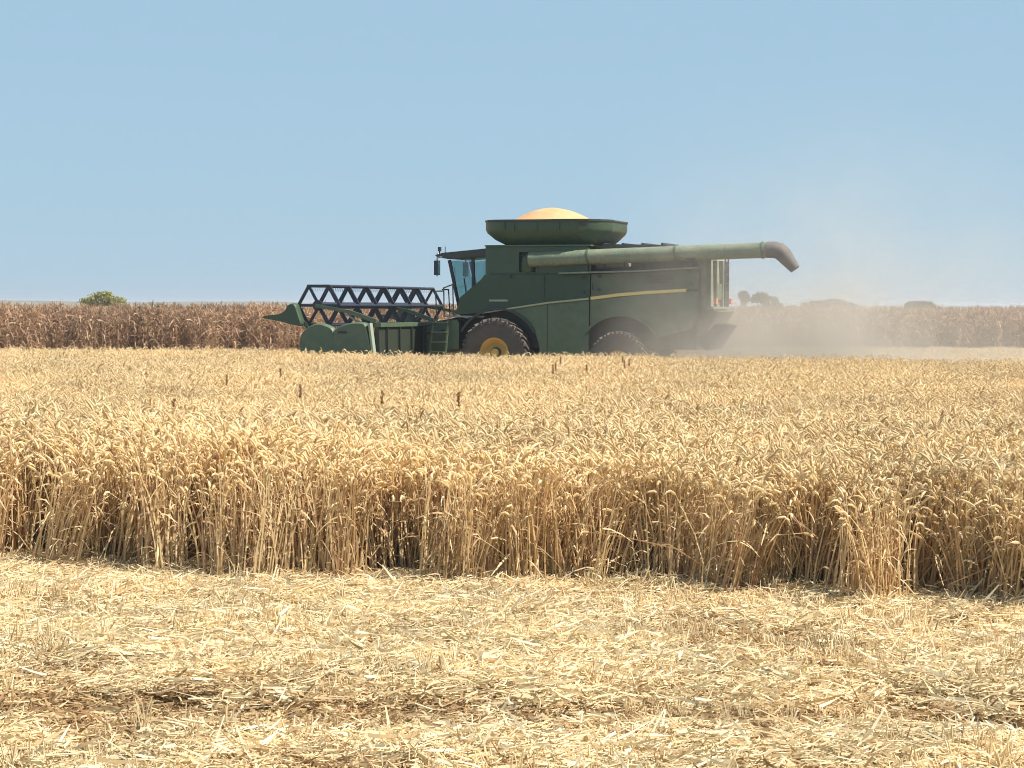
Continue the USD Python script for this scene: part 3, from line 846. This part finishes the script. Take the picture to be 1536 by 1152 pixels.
put('armrest_console', [box(-1.0, -0.6, -0.45, -0.32, 2.75, 2.83), rod((-0.95, -0.38, 2.83), (-0.98, -0.38, 3.02), 0.03, 8)], 'seat_cloth', cab)
for y in (-0.8, -0.4, 0.4, 0.8):
    put('work_light', box(-2.23, -2.17, y - 0.10, y + 0.10, 3.945, 4.02), 'lamp_clear', cab)
put('beacon', [rod((-2.10, -0.98, 3.98), (-2.10, -0.98, 4.10), 0.02, 8), rod((-2.10, -0.98, 4.07), (-2.10, -0.98, 4.20), 0.055, 12)], 'black_steel', cab, 40)
put('door_handle', bar((-1.22, -1.0, 2.75), (-1.30, -1.0, 3.25), 0.03, 0.03), 'black_steel', cab)
put('antenna', rod((-2.02, -0.7, 4.0), (-2.02, -0.7, 4.22), 0.012, 6), 'black_steel', cab)
mr = cb('mirror', [box(-2.12, -2.00, -1.42, -1.20, 3.34, 3.78)], 'black_steel', smooth=False)
put('mirror_arm', [rod((-1.95, -1.05, 3.92), (-2.06, -1.31, 3.86), 0.022, 8), rod((-2.06, -1.31, 3.86), (-2.06, -1.31, 3.3), 0.02, 8)], 'black_steel', mr)
put('mirror_glass', box(-1.998, -1.993, -1.40, -1.22, 3.37, 3.75), 'mirror_glass', mr)
mr = cb('mirror', [box(-2.12, -2.00, 1.20, 1.42, 3.34, 3.78)], 'black_steel', smooth=False)
put('mirror_arm', [rod((-1.95, 1.05, 3.92), (-2.06, 1.31, 3.86), 0.022, 8), rod((-2.06, 1.31, 3.86), (-2.06, 1.31, 3.3), 0.02, 8)], 'black_steel', mr)

# ladder, platform, rails ----------------------------------------------------------------
pf = cb('platform', box(-1.75, -0.45, -1.62, -1.02, 2.06, 2.11), 'grey_steel', smooth=False)
put('handrail', path_rod([(-1.72, -1.60, 2.11), (-1.74, -1.60, 2.95), (-1.45, -1.60, 3.05), (-1.42, -1.60, 2.11)], 0.022, 8), 'green_header', pf, 40)
put('handrail', path_rod([(-2.0, -1.45, 1.9), (-2.06, -1.45, 2.85), (-1.78, -1.45, 2.85)], 0.022, 8), 'green_header', pf, 40)
put('front_rail', path_rod([(-1.75, -1.0, 2.11), (-1.80, -1.0, 2.9), (-1.80, -1.55, 2.9)], 0.02, 8), 'black_steel', pf, 40)
put('grip_rail', path_rod([(-1.50, -1.02, 2.5), (-1.66, -1.06, 3.6)], 0.018, 8), 'black_steel', pf, 40)
ld = cb('ladder', [bar((-2.02, -1.66, 2.02), (-2.10, -1.95, 0.55), 0.06, 0.035), bar((-1.56, -1.66, 2.02), (-1.58, -1.95, 0.55), 0.06, 0.035)], 'green_header', smooth=False)
for i in range(5):
    t = (i + 0.4) / 5
    y, z = -1.66 - 0.29 * t, 2.02 - 1.47 * t
    put('step', box(-2.06, -1.56, y - 0.10, y + 0.08, z - 0.02, z + 0.02), 'green_header', ld)
cb('fuel_box', plate([(-1.74, 1.10), (-1.72, 1.92), (-1.62, 1.99), (-1.32, 1.99), (-1.26, 1.88), (-1.26, 1.10)], -1.55, -1.05), 'green_header', smooth=False, label='light green storage box below the cab platform')

# rear hood ---------------------------------------------------------------------------------
rh = cb('rear_hood', [plate([(6.02, 2.30), (6.02, 3.80), (6.25, 3.86), (6.30, 3.80), (6.34, 2.30)], -1.30, 1.30)], 'rear_grille', smooth=False)
for y in (-1.27, -0.45, 0.40, 1.24):
    put('rear_post', box(6.30, 6.42, y - 0.05, y + 0.05, 2.42, 3.78), 'green_paint_rear', rh)
put('rear_panel', box(6.345, 6.40, -0.38, 0.33, 2.62, 3.10), 'green_paint_rear', rh)
put('rear_sill', box(6.30, 6.50, -1.34, 1.34, 2.34, 2.42), 'grey_steel', rh)
put('rear_ladder', [rod((6.45, 0.55, 2.4), (6.45, 0.55, 3.9), 0.025, 8), rod((6.45, 1.0, 2.4), (6.45, 1.0, 3.9), 0.025, 8)] +
    [rod((6.45, 0.55, z), (6.45, 1.0, z), 0.018, 6) for z in np.arange(2.55, 3.8, 0.28)], 'black_steel', rh)
for y in (-1.05, 1.05):
    put('tail_light', box(6.50, 6.56, y - 0.12, y + 0.12, 2.50, 2.66), 'lamp_lens', rh)
ch = cb('straw_chopper', plate([(5.0, 1.25), (5.2, 2.2), (6.30, 2.33), (6.62, 2.28), (6.30, 1.75), (5.7, 1.2)], -1.15, 1.15), 'rear_grille', smooth=False)
for y in np.linspace(-0.95, 0.95, 7):
    put('spreader_vane', plate([(5.95, 1.32), (6.5, 1.92), (6.75, 1.85), (6.25, 1.12)], y - 0.012, y + 0.012), 'black_steel', ch)

# wheels ---------------------------------------------------------------------------------------


def wheel(name, cx, cz, yc, R, wd, rimr, nlug, material='rubber'):
    s = -1 if yc < 0 else 1
    w = wd / 2
    prof = [(rimr, -w * 0.80), (rimr + 0.04, -w * 0.92), (R * 0.80, -w), (R * 0.93, -w * 0.92), (R - 0.05, -w * 0.70), (R - 0.035, 0),
            (R - 0.05, w * 0.70), (R * 0.93, w * 0.92), (R * 0.80, w), (rimr + 0.04, w * 0.92), (rimr, w * 0.80)]
    wh = cb(name, [rod((cx, yc - s * 0.4, cz), (cx, yc + s * w * 0.5, cz), 0.16, 16)], 'dark_panel', smooth=40)
    put('tyre', lathe_y([(r, yc + y) for r, y in prof], cx, cz, 64), material, wh, 45)
    rimprof = [(0.10, s * w * 0.35), (rimr * 0.62, s * w * 0.30), (rimr * 0.80, s * w * 0.55), (rimr * 0.97, s * w * 0.85), (rimr + 0.01, s * w * 0.86), (rimr + 0.01, -s * w * 0.8), (rimr * 0.6, -s * w * 0.1), (0.10, -s * w * 0.1)]
    put('rim', lathe_y([(r, yc + y) for r, y in rimprof], cx, cz, 48), 'yellow_paint', wh, 40)
    put('hub', rod((cx, yc + s * w * 0.25, cz), (cx, yc + s * w * 0.75, cz), 0.12, 16), 'yellow_paint', wh, 40)
    lugs = []
    for k in range(nlug):
        for side in (-1, 1):
            t = 2 * np.pi * (k + (0.5 if side > 0 else 0)) / nlug
            m = trimesh.creation.box([0.07, w * 1.02, 0.10])
            m.apply_transform(trimesh.transformations.rotation_matrix(side * 0.55, [0, 0, 1]))
            m.apply_translation([0, side * w * 0.46, R - 0.045])
            m.apply_transform(trimesh.transformations.rotation_matrix(t, [0, 1, 0]))
            m.apply_translation([cx, yc, cz])
            lugs.append(m)
            m = trimesh.creation.box([0.07, 0.05, R * 0.14])
            m.apply_translation([side * 0.0, side * w * 0.95, R * 0.91])
            m.apply_transform(trimesh.transformations.rotation_matrix(t + 0.10, [0, 1, 0]))
            m.apply_translation([cx, yc, cz])
            lugs.append(m)
    put('tread_lugs', lugs, material, wh)


wheel('front_wheel', 0.0, 1.02, -1.66, 1.03, 0.72, 0.44, 22)
wheel('front_wheel', 0.0, 1.02, 1.66, 1.03, 0.72, 0.44, 22)
wheel('rear_wheel', 3.80, 0.82, -1.74, 0.86, 0.56, 0.30, 20)
wheel('rear_wheel', 3.80, 0.82, 1.74, 0.86, 0.56, 0.30, 20)
cb('axle', rod((0, -1.4, 1.02), (0, 1.4, 1.02), 0.16, 12), 'black_steel', smooth=40)
cb('axle', bar((3.8, -1.3, 0.82), (3.8, 1.3, 0.82), 0.2, 0.2), 'black_steel', smooth=False)

# feeder house and header ----------------------------------------------------------------------------
cb('feeder_house', plate([(-0.6, 1.95), (-0.6, 1.25), (-2.75, 0.75), (-2.75, 1.75), (-1.6, 2.05)], -0.72, 0.72), 'green_header', smooth=False)
cb('hydraulic_hoses', path_rod([(-0.7, -0.9, 1.8), (-1.4, -1.0, 2.05), (-2.2, -0.95, 1.9), (-2.75, -0.9, 1.7)], 0.03, 8) + path_rod([(-0.7, -0.85, 1.7), (-1.5, -1.1, 1.75), (-2.3, -1.0, 1.6), (-2.75, -0.95, 1.5)], 0.03, 8), 'black_steel', smooth=40)

HY = 4.55
hd = cb('header', plate([(-2.62, 0.55), (-2.66, 1.78), (-2.78, 1.78), (-2.95, 0.70), (-4.5, 0.58), (-4.5, 0.52)], -HY, HY), 'header_sheet', smooth=False)
put('top_beam', box(-2.86, -2.60, -HY, HY, 1.782, 1.90), 'green_header', hd)
for y in np.linspace(-HY + 0.5, HY - 0.5, 9):
    put('back_brace', bar((-2.58, y, 0.6), (-2.60, y, 1.775), 0.05, 0.05), 'header_sheet', hd)
put('cutter_bar', box(-4.66, -4.45, -HY, HY, 0.50, 0.57), 'grey_steel', hd)
sc = [rod((-3.45, -HY + 0.1, 1.0), (-3.45, HY - 0.1, 1.0), 0.2, 16)]
for s in (-1, 1):
    for k in range(60):
        y = s * (0.6 + k * (HY - 0.8) / 60)
        t = k * 0.62 * s
        d = trimesh.creation.box([0.05, 0.08, 0.30]); d.apply_translation([0, 0, 0.2])
        d.apply_transform(trimesh.transformations.rotation_matrix(t, [0, 1, 0])); d.apply_translation([-3.45, y, 1.0]); sc.append(d)
put('header_auger', sc, 'grey_steel', hd)


def bulge(poly, y_out, y_in, depth, steps=4):
    """Domed shield: the profile shrinks towards its outer face."""
    poly = np.array(poly, float)
    c = poly.mean(0)
    rings = []
    for i in range(steps + 1):
        t = i / steps
        k = math.sqrt(max(1 - (t * 0.82) ** 2, 0.02))
        q = c + (poly - c) * (0.80 + 0.20 * k)
        y = y_in + (y_out - y_in) * t
        rings.append(np.stack([q[:, 0], np.full(len(q), y), q[:, 1]], 1))
    return loft(rings)


def smooth_poly(pts, n=40):
    p = np.array(pts, float)
    for _ in range(2):
        q = np.roll(p, -1, 0)
        p = np.stack([0.75 * p + 0.25 * q, 0.25 * p + 0.75 * q], 1).reshape(-1, 2)
    return p


fl = smooth_poly([(-5.12, 1.30), (-5.02, 1.66), (-4.55, 1.93), (-4.10, 1.82), (-3.92, 1.66), (-3.92, 0.62), (-4.6, 0.55), (-5.05, 0.8)])
rl = smooth_poly([(-4.06, 1.64), (-3.85, 1.82), (-3.40, 1.93), (-3.05, 1.93), (-2.93, 1.85), (-2.74, 0.9), (-2.78, 0.5), (-4.02, 0.5)])
dv = [(-6.32, 2.05, 0.05, 0.07), (-6.15, 2.07, 0.09, 0.12), (-5.75, 2.06, 0.14, 0.18), (-5.45, 2.06, 0.18, 0.25), (-5.15, 2.03, 0.19, 0.31), (-4.95, 1.96, 0.18, 0.28), (-4.80, 1.88, 0.12, 0.18)]
for s in (-1, 1):
    yb, yo = s * HY, s * (HY + 0.24)
    put('end_plate', plate([(-2.74, 0.5), (-2.90, 1.86), (-3.4, 1.86), (-4.0, 1.6), (-4.9, 1.5), (-5.1, 1.0), (-4.6, 0.5)], *sorted((s * (HY + 0.0), s * (HY + 0.05)))), 'green_header', hd)
    put('end_shield', bulge(fl, yo, s * (HY + 0.05), 0.2), 'green_header', hd, 40)
    put('end_shield', bulge(rl, yo + s * 0.03, s * (HY + 0.05), 0.2), 'green_header', hd, 40)
    put('shield_trim', plate([(-2.90, 1.90), (-2.84, 1.90), (-2.66, 0.6), (-2.73, 0.6)], *sorted((s * (HY + 0.05), s * (HY + 0.26)))), 'decal', hd)
    put('shield_handle', box(-3.82, -3.55, *sorted((yo, yo + s * 0.05)), 1.60, 1.66), 'black_steel', hd)
    dp = smooth_poly([(-6.34, 2.02), (-6.30, 2.09), (-5.72, 2.13), (-5.52, 2.26), (-5.42, 2.46), (-5.20, 2.47), (-5.12, 2.2), (-4.95, 1.78), (-5.25, 1.80), (-5.75, 1.93)])
    cen_y = s * (HY + 0.06)
    put('crop_divider', [bulge(dp, cen_y + 0.17, cen_y, 0.2), bulge(dp, cen_y - 0.17, cen_y, 0.2)], 'green_paint', hd, 40)
    put('divider_bracket', bar((-5.0, s * (HY + 0.02), 1.9), (-4.6, s * (HY + 0.02), 1.3), 0.10, 0.06), 'green_paint', hd)

# reel: hexagonal spiders on a centre tube
RX, RZ, RR = -4.62, 2.40, 0.66
reel_y = np.linspace(-HY + 0.18, HY - 0.18, 7)
put('reel_tube', rod((RX, -HY + 0.15, RZ), (RX, HY - 0.15, RZ), 0.10, 16), 'black_steel', hd, 40)
hexa = [(RX + RR * math.cos(a), RZ + RR * math.sin(a)) for a in np.radians(np.arange(0, 360, 60))]
for y in reel_y:
    sp = []
    for i in range(6):
        a, b = hexa[i], hexa[(i + 1) % 6]
        sp.append(bar((a[0], y, a[1]), (b[0], y, b[1]), 0.085, 0.06))
        sp.append(bar((RX, y, RZ), (a[0], y, a[1]), 0.075, 0.055))
    put('reel_spider', sp, 'black_steel', hd)
for a in hexa:
    put('reel_bat', [rod((a[0], -HY + 0.12, a[1]), (a[0], HY - 0.12, a[1]), 0.042, 10)], 'black_steel', hd, 40)
    tn = []
    for y in np.arange(-HY + 0.25, HY - 0.2, 0.17):
        tn.append(bar((a[0], y, a[1]), (a[0] + 0.04, y, a[1] - 0.15), 0.006, 0.006))
    put('tine_row', tn, 'black_steel', hd)
put('reel_end_disc', [rod((RX, -HY + 0.06, RZ), (RX, -HY + 0.11, RZ), 0.16, 20)], 'black_steel', hd, 40)
for y in (-HY + 0.02, HY - 0.02):
    put('reel_arm', [bar((-2.75, y, 1.95), (-3.6, y, 2.22), 0.12, 0.07), bar((-3.6, y, 2.22), (RX - 0.05, y, RZ), 0.10, 0.06)], 'green_header', hd)
    put('reel_ram', rod((-3.1, y, 1.75), (-3.7, y, 2.18), 0.035, 10), 'grey_steel', hd, 40)
put('reel_arm', [bar((-2.75, 0.2, 1.95), (-3.6, 0.2, 2.25), 0.12, 0.09), bar((-3.6, 0.2, 2.25), (RX, 0.2, RZ), 0.10, 0.08)], 'green_header', hd)

# ------------------------------------------------------------------ grain heap in the tank
ra = np.concatenate([np.linspace(0, 1.2, 16), [1.45]])
aa = np.linspace(0, 2 * np.pi, 40, endpoint=False)
hv = [(0, 0, 5.37 - 4.40)]
for r in ra[1:]:
    for a in aa:
        hz = 5.42 - 0.36 * (r / 1.13) ** 1.7 + 0.07 * (meshkit.fbm(np.array([r * math.cos(a) * 2.2, r * math.sin(a) * 2.2, 0.0]), 3, 3) - 0.5) * min(1, r * 2 + 0.4)
        sx_ = 1.12 if r > 1.3 else 1.0
        hv.append((r * sx_ * math.cos(a), r * math.sin(a), hz - 4.40))
nr_ = len(ra) - 1
ff = [[0, 1 + j, 1 + (j + 1) % 40] for j in range(40)]
for i in range(nr_ - 1):
    for j in range(40):
        a, b = 1 + i * 40 + j, 1 + i * 40 + (j + 1) % 40
        ff += [[a, a + 40, b + 40], [a, b + 40, b]]
base_i = len(hv)
for a in aa:
    hv.append((1.15 * math.cos(a), 1.05 * math.sin(a), -0.12))
for j in range(40):
    a, b = 1 + (nr_ - 1) * 40 + j, 1 + (nr_ - 1) * 40 + (j + 1) % 40
    ff += [[a, base_i + j, base_i + (j + 1) % 40], [a, base_i + (j + 1) % 40, b]]
th = math.radians(-TH)
gx, gy = 1.22, 0.0
gpath = put('grain_heap', trimesh.Trimesh(hv, ff, process=False), 'wheat_grain', smooth=True)
gprim = stage.GetPrimAtPath(gpath)
UsdGeom.Xformable(gprim).AddTranslateOp().Set(Gf.Vec3d(OX + gx * math.cos(th) - gy * math.sin(th), OY + gx * math.sin(th) + gy * math.cos(th), 4.40))
UsdGeom.Xformable(gprim).AddRotateZOp().Set(-TH)
tag(gprim, 'rounded pale heap of harvested grain rising above the combine tank rim', 'grain')

# ------------------------------------------------------------------ weeds standing in the wheat
def weed(px, py, top=1.32, size=1.0):
    hor = 457 + (px - 768) * 0.0045
    d = F_PX * (EYE - top + 0.08) / (py - hor)
    return ((px - 768) / F_PX * d, d, top, size)


def weed_mesh(seed, top):
    r = np.random.default_rng(seed)
    bend = r.normal(0, 0.11, 2)
    t = np.linspace(0, 1, 5)
    C = np.stack([bend[0] * t ** 2, bend[1] * t ** 2, t * (top - 0.16)], 1)[None]
    stem = tubes(C, np.array([[0.007, 0.006, 0.006, 0.005, 0.004]]), 5, np.array([0.5]))
    k = 60
    z = r.uniform(0, 0.22, k)
    c0 = C[0, -1] + np.stack([r.normal(0, 0.011, k), r.normal(0, 0.011, k), z - 0.06], 1)
    C2 = np.stack([c0 - [0, 0, 0.014], c0, c0 + [0, 0, 0.014]], 1)
    seeds = tubes(C2, np.tile([0.003, 0.0095, 0.002], (k, 1)), 4, np.clip(r.normal(0.4, 0.25, k), 0, 1))
    return merge(stem, seeds), C


spots = [(465, 582, 'dark dry weed head standing alone in the wheat below the reel'), (700, 592, 'dark dry weed head in the wheat below the front wheel'),
         (245, 606, 'dark dry weed head in the wheat at far left, largest there'), (820, 550, 'taller left one of the close pair of weed heads left below the rear wheel'), (829, 547, 'right one of the close pair of weed heads left below the rear wheel'),
         (881, 549, 'lone upright weed head in the wheat left of the rear wheel'), (930, 543, 'left one of two weed heads right below the rear wheel'), (940, 541, 'right one of two weed heads right below the rear wheel'),
         (913, 537, 'small weed head touching the rear tyre line, farthest into the wheat'), (835, 538, 'small weed head between the two wheels at the far wheat edge'), (418, 556, 'small brown round weed head in the wheat below the crop divider'), (578, 590, 'brown weed head in the wheat below the header back wall'), (352, 566, 'thin brown weed head left of the small round one in the wheat')]
for i, (px, py, lab) in enumerate(spots):
    x, d, top, s = weed(px, py, 1.46 if py > 575 else 1.32)
    (v, f, t), C = weed_mesh(100 + i, top)
    p = xf('weed', loc=(x, d, 0))
    ns = 5 * 5
    stem_f = f[(f < ns).all(1)]
    head_f = f[(f >= ns).all(1)] - ns
    put('stem', (v[:ns], stem_f), 'wheat_straw', p, tone=t[:ns])
    put('seed_head', (C[0, -1] + (v[ns:] - C[0, -1]) * [0.8, 0.8, 0.75], head_f), 'weed_seed', p, tone=t[ns:])
    tag(stage.GetPrimAtPath(p), lab or 'dark dry weed head poking up from the wheat below the rear wheel', 'weed', None if lab else 'weed heads below the combine rear wheel')

# ------------------------------------------------------------------ dust behind the machine
DU0, DU1, DY0, DY1, DZ1 = 2.6, 60.0, -6.5, 16.0, 10.5
dx = xf('dust_cloud', loc=(OX, OY, 0), rotz=-TH)
mat('dust', {
    'g': ('geometry', {}),
    'mp': ('mapping', {'mapping_type': 'texture', 'location': (OX, OY, 0.0), 'rotation': (0.0, 0.0, -math.radians(TH))}),
    'sep': ('separate_xyz', {}),
    'n': ('noise_texture', {'scale': 0.34, 'detail': 6.0, 'roughness': 0.68, 'distortion': 0.6}),
    'nr': ('map_range', {'from_min': 0.36, 'from_max': 0.66, 'to_min': 0.05, 'to_max': 2.3, 'clamp': True}),
    'su': ('map_range', {'range_type': 'smoothstep', 'from_min': 3.0, 'from_max': 7.0, 'clamp': True}),
    'so': ('map_range', {'range_type': 'smoothstep', 'from_min': 28.0, 'from_max': 58.0, 'to_min': 1.0, 'to_max': 0.0, 'clamp': True}),
    'hu': ('map_range', {'from_min': 4.0, 'from_max': 30.0, 'to_min': 1.6, 'to_max': 2.5, 'clamp': True}),
    'zr': ('math', {'math_type': 'divide'}),
    'ez': ('math', {'math_type': 'multiply', 'value2': -1.0}),
    'ex': ('math', {'math_type': 'exponent'}),
    'st': ('map_range', {'range_type': 'smoothstep', 'from_min': 6.5, 'from_max': 10.3, 'to_min': 1.0, 'to_max': 0.0, 'clamp': True}),
    'nb': ('map_range', {'range_type': 'smoothstep', 'from_min': 8.5, 'from_max': 15.0, 'to_min': 2.9, 'to_max': 1.0, 'clamp': True}),
    'm7': ('math', {'math_type': 'multiply'}),
    'yc': ('math', {'math_type': 'subtract', 'value2': 0.0}),
    'ya': ('math', {'math_type': 'absolute'}),
    'sy': ('map_range', {'range_type': 'smoothstep', 'from_min': 2.0, 'from_max': 7.4, 'to_min': 1.0, 'to_max': 0.0, 'clamp': True}),
    'm1': ('math', {'math_type': 'multiply'}), 'm2': ('math', {'math_type': 'multiply'}), 'm3': ('math', {'math_type': 'multiply'}),
    'm4': ('math', {'math_type': 'multiply'}), 'm5': ('math', {'math_type': 'multiply'}), 'm6': ('math', {'math_type': 'multiply', 'value2': 0.145}),
    'v': ('principled_volume', {'color': (1.0, 0.87, 0.73), 'anisotropy': 0.2})},
    [('g.position', 'mp.vector'), ('mp.vector', 'sep.vector'), ('mp.vector', 'n.vector'), ('n.fac', 'nr.value'), ('sep.x', 'su.value'), ('sep.x', 'so.value'), ('sep.x', 'hu.value'),
     ('sep.z', 'zr.value1'), ('hu.result', 'zr.value2'), ('zr.value', 'ez.value1'), ('ez.value', 'ex.value1'), ('sep.z', 'st.value'), ('sep.y', 'yc.value1'), ('yc.value', 'ya.value1'), ('ya.value', 'sy.value'),
     ('su.result', 'm1.value1'), ('so.result', 'm1.value2'), ('ex.value', 'm2.value1'), ('st.result', 'm2.value2'), ('m1.value', 'm3.value1'), ('m2.value', 'm3.value2'),
     ('m3.value', 'm4.value1'), ('sy.result', 'm4.value2'), ('m4.value', 'm5.value1'), ('nr.result', 'm5.value2'), ('m5.value', 'm6.value1'), ('sep.x', 'nb.value'), ('m6.value', 'm7.value1'), ('nb.result', 'm7.value2'), ('m7.value', 'v.density')],
    surface=None, volume='v.volume')
put('dust_volume', box(DU0, DU1, DY0, DY1, 0.02, DZ1), 'dust', dx)
tag(stage.GetPrimAtPath(dx), 'pale beige dust drifting low behind the rear of the combine', 'dust', kind='stuff')

# ------------------------------------------------------------------ summer air
mat('air', {'v': ('principled_volume', {'color': (0.74, 0.77, 0.84), 'density': 0.00035, 'anisotropy': 0.3})}, [], surface=None, volume='v.volume')
hz_ = put('haze', box(-3500, 3500, -60, 9000, -2.0, 13.0), 'air')
tag(stage.GetPrimAtPath(hz_), 'thin pale summer haze over the whole field', 'haze', kind='stuff')
